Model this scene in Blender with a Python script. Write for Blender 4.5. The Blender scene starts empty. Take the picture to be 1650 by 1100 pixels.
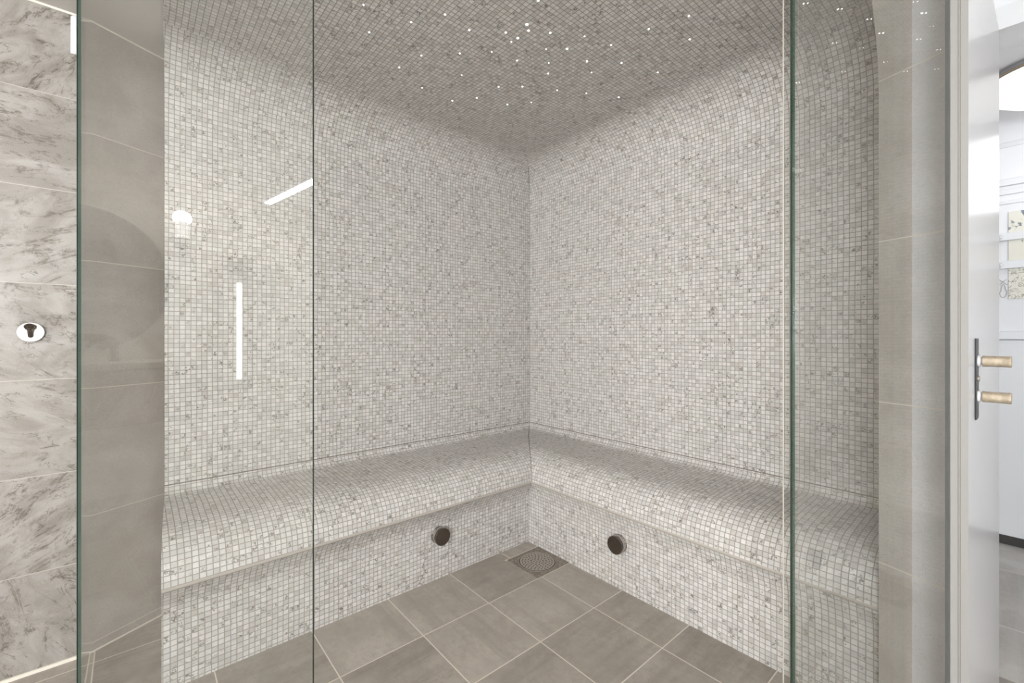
import bpy, bmesh, math, random
from mathutils import Vector, Matrix
random.seed(7)
S = bpy.context.scene
COL = S.collection

# ------------------------------------------------------------------ frame of the place
H_EYE = 1.10
F_PX = 712.0
CX, CY = 825.0, 540.0
TH = math.radians(49.3)
AX = (math.sin(TH), math.cos(TH))        # along the left wall, away from the lens
BX = (-math.cos(TH), math.sin(TH))       # along the right wall, away from the lens
CA, CB = 2.0116, 2.1608                  # inner corner of the steam room
H_ST = 2.18                              # mosaic ceiling
H_BA = 2.19                              # plaster ceiling


def W(a, b, z=0.0):
    return (AX[0]*a + BX[0]*b, AX[1]*a + BX[1]*b, z)


def AB(x, y):
    return (x*AX[0] + y*AX[1], x*BX[0] + y*BX[1])


# ------------------------------------------------------------------ object helpers
def mk(name, verts, faces, mats, parent=None, uvs=None, smooth=False, midx=None):
    me = bpy.data.meshes.new(name)
    me.from_pydata([tuple(v) for v in verts], [], [tuple(f) for f in faces])
    if not isinstance(mats, (list, tuple)):
        mats = [mats]
    for m in mats:
        me.materials.append(m)
    if uvs is not None:
        lay = me.uv_layers.new(name='UVMap')
        for p in me.polygons:
            for li in p.loop_indices:
                lay.data[li].uv = uvs[me.loops[li].vertex_index]
    for i, p in enumerate(me.polygons):
        p.use_smooth = smooth
        if midx is not None:
            p.material_index = midx[i]
    me.update()
    o = bpy.data.objects.new(name, me)
    COL.objects.link(o)
    if parent is not None:
        attach(o, parent)
    return o


def fix_normals(o):
    bm = bmesh.new(); bm.from_mesh(o.data)
    bmesh.ops.recalc_face_normals(bm, faces=bm.faces)
    bm.to_mesh(o.data); bm.free()
    return o


def attach(o, parent):
    o.parent = parent
    root = Matrix.Identity(4)
    p = parent
    while p is not None:
        root = Matrix.Translation(p.location) @ root
        p = p.parent
    o.matrix_parent_inverse = root.inverted()
    if parent.type == 'MESH':
        o.matrix_parent_inverse = Matrix.Identity(4)


def tag(o, label, cat, group=None, kind=None):
    o['label'] = label
    o['category'] = cat
    if group: o['group'] = group
    if kind: o['kind'] = kind
    return o


def struct(o, label=None):
    o['kind'] = 'structure'
    if label: o['label'] = label
    return o


def empty(name, loc, label, cat, group=None):
    o = bpy.data.objects.new(name, None)
    o.location = loc
    o.empty_display_size = 0.05
    COL.objects.link(o)
    return tag(o, label, cat, group)


class MB:
    def __init__(s):
        s.v = []; s.f = []
    def add(s, vs, fs):
        n = len(s.v)
        s.v += [tuple(v) for v in vs]
        s.f += [tuple(i+n for i in f) for f in fs]
        return s
    def prism(s, poly, z0, z1):
        n = len(poly)
        vs = [(p[0], p[1], z0) for p in poly] + [(p[0], p[1], z1) for p in poly]
        fs = [tuple(range(n-1, -1, -1)), tuple(range(n, 2*n))]
        for i in range(n):
            j = (i+1) % n
            fs.append((i, j, j+n, i+n))
        return s.add(vs, fs)
    def boxab(s, a0, a1, b0, b1, z0, z1):
        return s.prism([W(a0, b0)[:2], W(a1, b0)[:2], W(a1, b1)[:2], W(a0, b1)[:2]], z0, z1)
    def boxdir(s, c, d, L, w, z0, z1):
        """a bar from point c along unit d, L long, w wide to its right side"""
        r = (d[1], -d[0])
        p = [(c[0], c[1]), (c[0]+d[0]*L, c[1]+d[1]*L)]
        q = [(x+r[0]*w, y+r[1]*w) for x, y in p]
        return s.prism([p[0], p[1], q[1], q[0]], z0, z1)
    def lathe(s, origin, axis, prof, seg=32, caps=True):
        """prof: (radius, distance along axis)"""
        ax = Vector(axis).normalized()
        up = Vector((0, 0, 1)) if abs(ax.z) < .9 else Vector((1, 0, 0))
        e1 = ax.cross(up).normalized(); e2 = ax.cross(e1)
        o = Vector(origin)
        vs = []
        for r, t in prof:
            for k in range(seg):
                an = 2*math.pi*k/seg
                vs.append(o + ax*t + e1*(r*math.cos(an)) + e2*(r*math.sin(an)))
        fs = []
        for i in range(len(prof)-1):
            for k in range(seg):
                k2 = (k+1) % seg
                fs.append((i*seg+k, i*seg+k2, (i+1)*seg+k2, (i+1)*seg+k))
        if caps:
            if prof[0][0] > 1e-6: fs.append(tuple(range(seg-1, -1, -1)))
            if prof[-1][0] > 1e-6: fs.append(tuple(range((len(prof)-1)*seg, len(prof)*seg)))
        return s.add(vs, fs)
    def tube(s, pts, r, seg=12):
        pts = [Vector(p) for p in pts]
        vs = []; fs = []
        e1 = None
        for i, p in enumerate(pts):
            d = (pts[min(i+1, len(pts)-1)] - pts[max(i-1, 0)]).normalized()
            if e1 is None:
                up = Vector((0, 0, 1)) if abs(d.z) < .9 else Vector((1, 0, 0))
                e1 = d.cross(up).normalized()
            else:
                e1 = (e1 - d*e1.dot(d)).normalized()
            e2 = d.cross(e1)
            for k in range(seg):
                an = 2*math.pi*k/seg
                vs.append(p + e1*(r*math.cos(an)) + e2*(r*math.sin(an)))
        for i in range(len(pts)-1):
            for k in range(seg):
                k2 = (k+1) % seg
                fs.append((i*seg+k, i*seg+k2, (i+1)*seg+k2, (i+1)*seg+k))
        fs.append(tuple(range(seg-1, -1, -1)))
        fs.append(tuple(range((len(pts)-1)*seg, len(pts)*seg)))
        return s.add(vs, fs)
    def build(s, name, mat, parent=None, smooth=False, bevel=0.0):
        o = mk(name, s.v, s.f, mat, parent, smooth=smooth)
        fix_normals(o)
        if bevel > 0:
            m = o.modifiers.new('bevel', 'BEVEL'); m.width = bevel; m.segments = 2
            m.limit_method = 'ANGLE'; m.angle_limit = math.radians(50)
        if smooth:
            m = o.modifiers.new('split', 'EDGE_SPLIT'); m.split_angle = math.radians(40)
        return o


# ------------------------------------------------------------------ materials
def srgb(r, g, b):
    def c(x):
        x /= 255.0
        return x/12.92 if x <= .04045 else ((x+.055)/1.055)**2.4
    return (c(r), c(g), c(b), 1.0)


class NT:
    def __init__(s, name):
        s.m = bpy.data.materials.new(name); s.m.use_nodes = True
        s.t = s.m.node_tree; s.t.nodes.clear()
        s.out = s.n('ShaderNodeOutputMaterial')
    def n(s, typ, **kw):
        nd = s.t.nodes.new(typ)
        for k, v in kw.items(): setattr(nd, k, v)
        return nd
    def put(s, sock, val):
        if val is None: return
        if isinstance(val, bpy.types.NodeSocket): s.t.links.new(val, sock)
        else: sock.default_value = val
    def math(s, op, a, b=None, c=None, clamp=False):
        nd = s.n('ShaderNodeMath', operation=op, use_clamp=clamp)
        s.put(nd.inputs[0], a); s.put(nd.inputs[1], b); s.put(nd.inputs[2], c)
        return nd.outputs[0]
    def vec(s, op, a, b=None, scale=None):
        nd = s.n('ShaderNodeVectorMath', operation=op)
        s.put(nd.inputs[0], a); s.put(nd.inputs[1], b)
        if scale is not None: s.put(nd.inputs['Scale'], scale)
        return nd.outputs['Value'] if op in ('LENGTH', 'DOT_PRODUCT', 'DISTANCE') else nd.outputs[0]
    def mix(s, fac, a, b, blend='MIX'):
        nd = s.n('ShaderNodeMix', data_type='RGBA', blend_type=blend)
        s.put(nd.inputs[0], fac); s.put(nd.inputs[6], a); s.put(nd.inputs[7], b)
        return nd.outputs[2]
    def noise(s, v, scale, detail=3.0, rough=.55, dist=0.0, col=False):
        nd = s.n('ShaderNodeTexNoise')
        s.put(nd.inputs['Vector'], v); s.put(nd.inputs['Scale'], scale)
        s.put(nd.inputs['Detail'], detail); s.put(nd.inputs['Roughness'], rough); s.put(nd.inputs['Distortion'], dist)
        return nd.outputs['Color'] if col else nd.outputs[0]
    def ramp(s, fac, x0, x1, y0=0.0, y1=1.0):
        nd = s.n('ShaderNodeMapRange', interpolation_type='SMOOTHSTEP')
        s.put(nd.inputs[0], fac); s.put(nd.inputs[1], x0); s.put(nd.inputs[2], x1)
        s.put(nd.inputs[3], y0); s.put(nd.inputs[4], y1)
        return nd.outputs[0]
    def white(s, v):
        nd = s.n('ShaderNodeTexWhiteNoise', noise_dimensions='3D'); s.put(nd.inputs[0], v)
        return nd.outputs
    def sep(s, v):
        nd = s.n('ShaderNodeSeparateXYZ'); s.put(nd.inputs[0], v); return nd.outputs
    def comb(s, x, y, z=0.0):
        nd = s.n('ShaderNodeCombineXYZ'); s.put(nd.inputs[0], x); s.put(nd.inputs[1], y); s.put(nd.inputs[2], z); return nd.outputs[0]
    def uv(s):
        return s.n('ShaderNodeTexCoord').outputs['UV']
    def obj(s):
        return s.n('ShaderNodeTexCoord').outputs['Object']
    def bump(s, h, strength=.3, dist=.002):
        nd = s.n('ShaderNodeBump'); s.put(nd.inputs['Height'], h)
        nd.inputs['Strength'].default_value = strength; nd.inputs['Distance'].default_value = dist
        return nd.outputs[0]
    def bsdf(s, col, rough=.5, metal=0.0, normal=None, spec=.5, emit=None, estr=0.0):
        nd = s.n('ShaderNodeBsdfPrincipled')
        s.put(nd.inputs['Base Color'], col); s.put(nd.inputs['Roughness'], rough); s.put(nd.inputs['Metallic'], metal)
        s.put(nd.inputs['Specular IOR Level'], spec)
        if normal is not None: s.put(nd.inputs['Normal'], normal)
        if emit is not None:
            s.put(nd.inputs['Emission Color'], emit); s.put(nd.inputs['Emission Strength'], estr)
        s.t.links.new(nd.outputs[0], s.out.inputs[0])
        return s.m


def simple(name, col, rough=.5, metal=0.0, spec=.5, var=.04, scale=30):
    t = NT(name)
    n = t.noise(t.obj(), scale, 3)
    dark = tuple(c*(1-var*2) for c in col[:3]) + (1,)
    c = t.mix(n, dark, col)
    return t.bsdf(c, rough, metal, spec=spec)


def emitter(name, col, strength):
    t = NT(name)
    e = t.n('ShaderNodeEmission'); e.inputs[0].default_value = col; e.inputs[1].default_value = strength
    t.t.links.new(e.outputs[0], t.out.inputs[0])
    return t.m


def mosaic_mat():
    t = NT('marble_mosaic')
    P = 0.0178
    v = t.vec('SCALE', t.uv(), scale=1.0/P)
    # the sheets are laid by hand: rows wander a little
    wob = t.noise(t.uv(), 2.5, 1.0, col=True)
    wob = t.vec('SCALE', t.vec('SUBTRACT', wob, (.5, .5, .5)), scale=.35)
    v = t.vec('ADD', v, wob)
    cell = t.vec('FLOOR', v)
    fr = t.vec('FRACTION', v)
    sx, sy, _ = t.sep(fr)
    dx = t.math('SUBTRACT', .5, t.math('ABSOLUTE', t.math('SUBTRACT', sx, .5)))
    dy = t.math('SUBTRACT', .5, t.math('ABSOLUTE', t.math('SUBTRACT', sy, .5)))
    d = t.math('MINIMUM', dx, dy)
    tile = t.ramp(d, .048, .098)
    w = t.white(cell)
    rv, rc = w[0], w[1]
    r1, r2, r3 = t.sep(rc)
    # body tone of each piece
    base = t.mix(t.ramp(rv, 0.0, 1.0), srgb(184, 183, 180), srgb(210, 209, 207))
    base = t.mix(t.math('MULTIPLY', t.ramp(r1, .55, 1.0), .5), base, srgb(200, 194, 190))
    base = t.mix(t.math('MULTIPLY', t.ramp(r2, .7, 1.0), .5), base, srgb(192, 190, 182))
    base = t.mix(t.math('MULTIPLY', t.ramp(r3, .78, 1.0), .65), base, srgb(168, 161, 155))
    # clouds inside the stone, cut at every joint
    loc = t.vec('ADD', t.uv(), t.vec('SCALE', rc, scale=40.0))
    cl = t.noise(loc, 90, 3)
    base = t.mix(t.ramp(cl, .35, .75, 0.0, .35), base, srgb(174, 168, 162))
    # thin dark veins on some pieces, bunched together
    big = t.noise(t.uv(), 14, 2)
    pick = t.ramp(t.math('ADD', t.math('MULTIPLY', r2, .55), t.math('MULTIPLY', big, .75)), .71, .84)
    vn = t.noise(loc, 75, 3, .6, 1.2)
    line = t.math('SUBTRACT', 1.0, t.ramp(t.math('ABSOLUTE', t.math('SUBTRACT', vn, .5)), .02, .085))
    spot = t.ramp(t.noise(loc, 60, 2), .48, .58)
    vein = t.math('MULTIPLY', t.math('MULTIPLY', line, pick), spot)
    base = t.mix(t.math('MULTIPLY', vein, .9), base, srgb(92, 86, 80))
    blot = t.math('MULTIPLY', t.ramp(t.noise(loc, 110, 2, .6), .62, .70), t.ramp(t.math('ADD', t.math('MULTIPLY', r1, .5), t.math('MULTIPLY', t.noise(t.vec('ADD', t.uv(), (5.0, 2.0, 0)), 11, 2), .8)), .74, .84))
    base = t.mix(t.math('MULTIPLY', blot, .85), base, srgb(84, 78, 72))
    grout = t.mix(t.noise(t.uv(), 20, 3), srgb(138, 131, 125), srgb(154, 148, 142))
    tint = t.noise(t.vec('ADD', t.uv(), (9.0, 4.0, 0)), 9, 3)
    base = t.mix(t.ramp(tint, .52, .75, 0, .3), base, t.mix(.5, base, srgb(196, 196, 176)))
    col = t.mix(tile, grout, base)
    rough = t.ramp(tile, 0, 1, .85, .38)
    return t.bsdf(col, rough, normal=t.bump(tile, .35, .0012), spec=.4)


def stone_color(t, c, seed_scale=1.0, lo=srgb(146, 138, 129), hi=srgb(172, 165, 156), dk=srgb(128, 120, 111)):
    """grey-beige porcelain: clouds, fine grain, pale flecks"""
    n1 = t.noise(c, 5*seed_scale, 5, .6, .6)
    n2 = t.noise(c, 160, 3, .7)
    n3 = t.noise(c, 420, 2, .6)
    base = t.mix(t.ramp(n1, .3, .72), lo, hi)
    base = t.mix(t.ramp(n2, .35, .7, 0, .3), base, dk)
    fl = t.ramp(n3, .66, .74)
    base = t.mix(t.math('MULTIPLY', fl, .75), base, srgb(214, 208, 198))
    pit = t.ramp(t.noise(c, 300, 2, .6), .62, .72)
    base = t.mix(t.math('MULTIPLY', pit, .5), base, srgb(104, 96, 88))
    return base


def stone_wall_mat(cs=None, name='stone_wall_tile'):
    """UV in metres: x along, y up; course joints 0.4415 m apart"""
    t = NT(name)
    cs = cs or (srgb(163, 156, 148), srgb(184, 178, 171), srgb(142, 136, 128), srgb(154, 148, 140), srgb(182, 176, 169))
    uv = t.uv()
    sx, sy, _ = t.sep(uv)
    row = t.math('DIVIDE', t.math('SUBTRACT', sy, .475), .4415)
    rid = t.math('FLOOR', row)
    fr = t.math('FRACT', row)
    d = t.math('SUBTRACT', .5, t.math('ABSOLUTE', t.math('SUBTRACT', fr, .5)))
    rnd = t.white(t.comb(rid, 3.0, 1.0))
    c = t.vec('ADD', uv, t.vec('SCALE', rnd[1], scale=9.0))
    base = stone_color(t, c, 1.0, cs[0], cs[1], cs[2])
    base = t.mix(.25, base, t.mix(rnd[0], cs[3], cs[4]))
    scr = t.noise(t.vec('MULTIPLY', c, (26, 7, 1)), 1.0, 2, .5, 2.5)
    s = t.math('SUBTRACT', 1.0, t.ramp(t.math('ABSOLUTE', t.math('SUBTRACT', scr, .36)), .001, .006))
    base = t.mix(t.math('MULTIPLY', s, .35), base, srgb(186, 180, 170))
    joint = t.ramp(d, .0020, .0042)
    col = t.mix(joint, srgb(205, 198, 186), base)
    return t.bsdf(col, .5, spec=.35, normal=t.bump(joint, .15, .001))


def floor_mat(name, u0, v0, size, lo, hi, gr, gw=.0034):
    """UV in metres along the two tile directions"""
    t = NT(name)
    uv = t.vec('SUBTRACT', t.uv(), (u0, v0, 0))
    g = t.vec('SCALE', uv, scale=1.0/size)
    cell = t.vec('FLOOR', g); fr = t.vec('FRACTION', g)
    sx, sy, _ = t.sep(fr)
    dx = t.math('SUBTRACT', .5, t.math('ABSOLUTE', t.math('SUBTRACT', sx, .5)))
    dy = t.math('SUBTRACT', .5, t.math('ABSOLUTE', t.math('SUBTRACT', sy, .5)))
    d = t.math('MINIMUM', dx, dy)
    joint = t.ramp(d, gw*.35/size, gw*.75/size)
    rnd = t.white(t.vec('ADD', cell, (11.0, 5.0, 2.0)))
    # half of the tiles are turned a quarter
    turn = t.math('GREATER_THAN', rnd[0], .5)
    ux, uy, _ = t.sep(uv)
    px = t.mix(turn, t.comb(ux, uy), t.comb(uy, ux))
    off = t.vec('ADD', px, t.vec('SCALE', rnd[1], scale=7.0))
    base = stone_color(t, off, 1.0, srgb(156, 148, 139), srgb(184, 176, 167), srgb(134, 126, 117))
    base = t.mix(t.ramp(t.noise(off, 38, 5, .7), .40, .70, 0, .45), base, lo)
    band = t.noise(t.vec('MULTIPLY', off, (1.6, 17, 1)), 1.0, 4, .6, .35)
    base = t.mix(t.ramp(band, .46, .70, 0, .6), base, lo)
    base = t.mix(.45, base, t.mix(rnd[0], lo, hi))
    base = t.mix(t.ramp(t.noise(off, 7, 3), .45, .75, 0, .4), base, hi)
    col = t.mix(joint, gr, base)
    return t.bsdf(col, .48, spec=.35, normal=t.bump(joint, .2, .001))


def marble_mat():
    t = NT('veined_marble_tile')
    uv = t.uv()
    sx, sy, _ = t.sep(uv)
    row = t.math('DIVIDE', t.math('SUBTRACT', sy, .011), .3145)
    rid = t.math('FLOOR', row); fr = t.math('FRACT', row)
    d = t.math('SUBTRACT', .5, t.math('ABSOLUTE', t.math('SUBTRACT', fr, .5)))
    rnd = t.white(t.comb(rid, 7.0, 4.0))
    r1, r2, r3 = t.sep(rnd[1])
    # every tile has its veins running another way
    ang = t.math('MULTIPLY', t.math('SUBTRACT', r1, .5), 2.6)
    ca = t.math('COSINE', ang); sa = t.math('SINE', ang)
    rx = t.math('SUBTRACT', t.math('MULTIPLY', sx, ca), t.math('MULTIPLY', sy, sa))
    ry = t.math('ADD', t.math('MULTIPLY', sx, sa), t.math('MULTIPLY', sy, ca))
    c = t.vec('ADD', t.comb(rx, ry), t.vec('SCALE', rnd[1], scale=11.0))
    cs = t.vec('MULTIPLY', c, (5.0, 9.0, 1.0))
    n1 = t.noise(cs, 1.0, 6, .62, 1.2)
    base = t.mix(t.ramp(n1, .36, .66), srgb(134, 129, 123), srgb(158, 154, 149))
    sm = t.noise(c, 16, 6, .7, .8)
    base = t.mix(t.ramp(sm, .52, .72, 0, .55), base, srgb(124, 117, 109))
    def veins(scale, width, amount, colr, k):
        w = t.noise(t.vec('ADD', t.vec('MULTIPLY', c, (.55, 1.25, 1)), (k, k*2.0, 0)), scale, 7, .66, .9)
        ln = t.math('SUBTRACT', 1.0, t.ramp(t.math('ABSOLUTE', t.math('SUBTRACT', w, .5)), .001, width))
        br = t.ramp(t.noise(c, 13+k, 4, .7), .42, .62)
        return t.math('MULTIPLY', t.math('MULTIPLY', ln, br), amount), colr
    for args in ((5.5, .018, .75, srgb(60, 54, 48), 3.1), (9.0, .012, .75, srgb(72, 66, 59), 8.7), (5.5, .06, .45, srgb(106, 98, 89), 3.1)):
        f, cc = veins(*args)
        base = t.mix(f, base, cc)
    joint = t.ramp(d, .0022, .0048)
    col = t.mix(joint, srgb(178, 172, 163), base)
    rough = t.ramp(t.noise(uv, 500, 2), .3, .7, .16, .34)
    return t.bsdf(col, rough, spec=.5, normal=t.bump(t.noise(uv, 420, 2), .05, .001))


def glass_mat(name, tint, f0=.042, power=5.0):
    t = NT(name)
    lw = t.n('ShaderNodeLayerWeight'); lw.inputs[0].default_value = .5
    fac = lw.outputs['Facing']
    f = t.math('ADD', f0, t.math('MULTIPLY', t.math('POWER', fac, power), 1-f0), clamp=True)
    tr = t.n('ShaderNodeBsdfTransparent'); tr.inputs[0].default_value = tint
    gl = t.n('ShaderNodeBsdfGlossy'); gl.inputs['Roughness'].default_value = 0.0
    gl.inputs[0].default_value = (1, 1, 1, 1)
    mx = t.n('ShaderNodeMixShader')
    t.put(mx.inputs[0], f)
    t.t.links.new(tr.outputs[0], mx.inputs[1]); t.t.links.new(gl.outputs[0], mx.inputs[2])
    t.t.links.new(mx.outputs[0], t.out.inputs[0])
    return t.m


def edge_mat(name, c0, c1):
    t = NT(name)
    n = t.noise(t.vec('MULTIPLY', t.obj(), (4, 4, 1.2)), 6, 2)
    return t.bsdf(t.mix(n, c0, c1), .18, spec=.6)


M = {}
M['mosaic'] = mosaic_mat()
M['stone'] = stone_wall_mat()
M['marble'] = marble_mat()
M['stone_brightened'] = stone_wall_mat((srgb(184, 184, 184), srgb(204, 204, 204), srgb(168, 168, 168), srgb(180, 180, 180), srgb(202, 202, 202)), 'brightened_stone_wall_tile')  # copy of the stone with the outer strip's extra brightness put into the colour
M['floor'] = floor_mat('steam_floor_tile', CA*0 + .597, .722, .3025, srgb(122, 115, 107), srgb(166, 159, 151), srgb(205, 197, 186))
M['hall_floor'] = floor_mat('hall_floor_tile', .1, .1, .60, srgb(196, 193, 189), srgb(220, 217, 213), srgb(232, 229, 225))
M['caulk'] = simple('caulk', srgb(122, 113, 104), .6)
M['joint_and_shadow'] = simple('dark_joint_and_shadow', srgb(92, 85, 78), .7)
M['caulk_pale'] = simple('pale_caulk', srgb(174, 167, 159), .6)
M['caulk_white'] = simple('white_caulk', srgb(224, 219, 208), .55)
M['plaster'] = simple('warm_plaster', srgb(214, 210, 202), .7, spec=.2, var=.01, scale=8)
M['plaster_grey'] = simple('grey_plaster', srgb(200, 196, 190), .7, spec=.2, var=.02, scale=14)
M['white'] = simple('white_paint', srgb(222, 224, 227), .35, var=.005)
M['white_gloss'] = simple('white_gloss_paint', srgb(206, 207, 210), .24, var=.004)
M['white_wall'] = simple('white_wall_paint', srgb(230, 231, 234), .6, var=.005)
M['black'] = simple('black_metal', srgb(26, 26, 27), .35, var=.02)
M['rubber'] = simple('black_rubber', srgb(8, 8, 8), .6)
M['shadow_gap'] = simple('shadow_gap_plinth', srgb(52, 50, 48), .6)  # dark colour stands for the shade in the gap under the cabinet
M['chrome'] = simple('chrome', (.82, .81, .79, 1), .08, 1.0, var=.01)
M['nickel'] = simple('dark_nickel', (.50, .475, .45, 1), .12, 1.0, var=.05)
M['bronze'] = simple('dark_chrome', (.19, .165, .145, 1), .1, 1.0, var=.02)
M['steel'] = simple('brushed_steel', srgb(168, 160, 150), .42, .35, var=.06, scale=200)
M['hole'] = simple('drain_dark', srgb(14, 13, 12), .8)
M['vanity'] = simple('stone_vanity', srgb(150, 139, 130), .5, var=.08, scale=60)
M['counter'] = simple('stone_counter', srgb(176, 168, 158), .4, var=.05, scale=60)
M['mirror'] = simple('mirror_silver', (.80, .82, .83, 1), .01, 1.0, var=.0)
M['glass'] = glass_mat('clear_glass', (.984, .989, .986, 1), .055)
M['seal'] = glass_mat('clear_plastic', (.965, .965, .955, 1), .04, 5.0)
M['edge'] = edge_mat('green_glass_edge', srgb(24, 50, 40), srgb(50, 84, 70))
M['edge_light'] = edge_mat('pale_green_glass_edge', srgb(72, 100, 90), srgb(128, 152, 140))
M['edge_grey'] = simple('grey_glass_edge', srgb(74, 75, 73), .5, spec=.2, var=.1)
M['lip'] = simple('white_seal_lip', srgb(186, 181, 173), .35)
M['led'] = emitter('led_light', (1, .98, .94, 1), 14)
M['star'] = emitter('star_point', (1, .98, .94, 1), 26)
M['opal'] = emitter('opal_glow', (1, .97, .92, 1), 5)
M['hall_lamp'] = emitter('hall_lamp_glow', (1, .995, .98, 1), 1.7)
M['sky'] = emitter('daylight', (.86, .93, 1, 1), 2.5)


def brass_mat():
    t = NT('knurled_brass')
    uv = t.uv()
    sx, sy, _ = t.sep(uv)
    k1 = t.math('ABSOLUTE', t.math('SUBTRACT', t.math('FRACT', t.math('ADD', t.math('MULTIPLY', sx, 40), t.math('MULTIPLY', sy, 700))), .5))
    k2 = t.math('ABSOLUTE', t.math('SUBTRACT', t.math('FRACT', t.math('SUBTRACT', t.math('MULTIPLY', sx, 40), t.math('MULTIPLY', sy, 700))), .5))
    h = t.math('MINIMUM', k1, k2)
    n = t.noise(t.obj(), 120, 3)
    c = t.mix(n, srgb(140, 126, 108), srgb(204, 190, 168))
    return t.bsdf(c, .42, .4, normal=t.bump(h, .5, .001))


M['brass'] = brass_mat()
M['brass_plain'] = simple('satin_brass', srgb(214, 196, 166), .25, .8)


def print_mat():
    """a pale sheet with a few dark blue-grey shapes and fine pen lines (generic)"""
    t = NT('print_paper')
    uv = t.uv()
    sx, sy, _ = t.sep(uv)
    n = t.noise(t.vec('MULTIPLY', uv, (9, 3.2, 1)), 1.0, 3, .6, 1.0)
    shape = t.math('MULTIPLY', t.ramp(n, .53, .56), t.ramp(sy, .58, .66))
    tone = t.mix(t.noise(uv, 30, 3), srgb(70, 86, 100), srgb(150, 162, 170))
    base = t.mix(shape, srgb(222, 219, 208), tone)
    w = t.noise(uv, 9, 3, .6, 1.5)
    ln = t.math('SUBTRACT', 1.0, t.ramp(t.math('ABSOLUTE', t.math('SUBTRACT', w, .5)), .004, .02))
    ln = t.math('MULTIPLY', ln, t.ramp(sy, .42, .3))
    base = t.mix(t.math('MULTIPLY', ln, .8), base, srgb(70, 70, 66))
    return t.bsdf(base, .5)


M['print'] = print_mat()

# ------------------------------------------------------------------ steam room: walls with coved heads
R_CV = 0.22


def wall_profile():
    pr = [(0.0, 0.50)]
    for i in range(1, 6):
        pr.append((0.0, .50 + (H_ST-R_CV-.50)*i/5))
    N = 14
    for i in range(1, N+1):
        an = math.pi/2*i/N
        pr.append((R_CV*(1-math.cos(an)), H_ST-R_CV+R_CV*math.sin(an)))
    return pr


def bench_profile():
    pr = [(0.0015, .520), (.004, .506), (.012, .495), (.026, .487), (.045, .484), (.15, .4835), (.29, .479)]
    N = 12
    for i in range(1, N+1):
        an = math.pi/2*i/N
        pr.append((.30+.155*math.sin(an), .369+.110*math.cos(an)))
    pr += [(.459, .352), (.460, .344)]
    return pr


def bench_pairs():
    """(offset on the left run, offset on the right run, height), wall joint to nosing"""
    out = []
    for p, z in bench_profile():
        k = max(0.0, min(1.0, (p-.05)/.40))
        out.append((p*(1+.050*k), p*(1-.055*k), z-.004*max(0, (p-.4)/.05)))
    return out


def base_pairs():
    out = []
    N = 8
    for i in range(N+1):
        q = i/N
        f = (1-q)**1.7
        z = .326-.092*q
        out.append((.428+.050*f, .407+.022*f, z))
    return out + [(.428, .407, .15), (.428, .407, 0.0)]


def a_end(p):            # the left run and wall stop here, beside the stone
    return .095 - .06*p


B_END_R = .262           # the right run and wall stop against the stone nib


def sweep(name, prof, side, mat, parent=None, arc0=0.0, step=.25, base_u=0.0):
    if len(prof[0]) == 2: prof = [(p, p, z) for p, z in prof]
    other = [q[1] if side == 'L' else q[0] for q in prof]
    prof = [(q[0] if side == 'L' else q[1], q[2]) for q in prof]
    vs = []; uvs = []; fs = []
    arc = arc0
    cols = 14
    for i, (p, z) in enumerate(prof):
        if i: arc += math.hypot(p-prof[i-1][0], z-prof[i-1][1])
        for k in range(cols+1):
            f = k/cols
            if side == 'L':
                u0, u1 = other[i], CA - a_end(p)
                u = u0 + (u1-u0)*f
                vs.append(W(CA-u, CB-p, z)); uvs.append((u+base_u, arc))
            else:
                v0, v1 = other[i], CB - B_END_R
                v = v0 + (v1-v0)*f
                vs.append(W(CA-p, CB-v, z)); uvs.append((v+base_u+3.0, arc))
    n = cols+1
    for i in range(len(prof)-1):
        for k in range(cols):
            q = (i*n+k, i*n+k+1, (i+1)*n+k+1, (i+1)*n+k)
            fs.append(q if side == 'R' else q[::-1])
    return mk(name, vs, fs, mat, parent, uvs, smooth=True)


struct(sweep('wall_left', wall_profile(), 'L', M['mosaic']), 'mosaic wall of the steam room left of the corner, curving into the ceiling')
struct(sweep('wall_right', wall_profile(), 'R', M['mosaic']), 'mosaic wall of the steam room right of the corner, curving into the ceiling')

# flat part of the mosaic ceiling, out to just in front of the glass line
cpoly = [(CA-R_CV, CB-R_CV), (a_end(R_CV), CB-R_CV), (.06, 1.43), (.85, .45), (1.0, .23), (CA-R_CV, .23)]
vs = [W(a, b, H_ST) for a, b in cpoly]
uvs = [(CA-a+7.0, CB-b+5.0) for a, b in cpoly]
struct(mk('ceiling_mosaic', vs, [tuple(range(len(vs)))], M['mosaic'], None, uvs), 'flat mosaic ceiling of the steam room')

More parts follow.
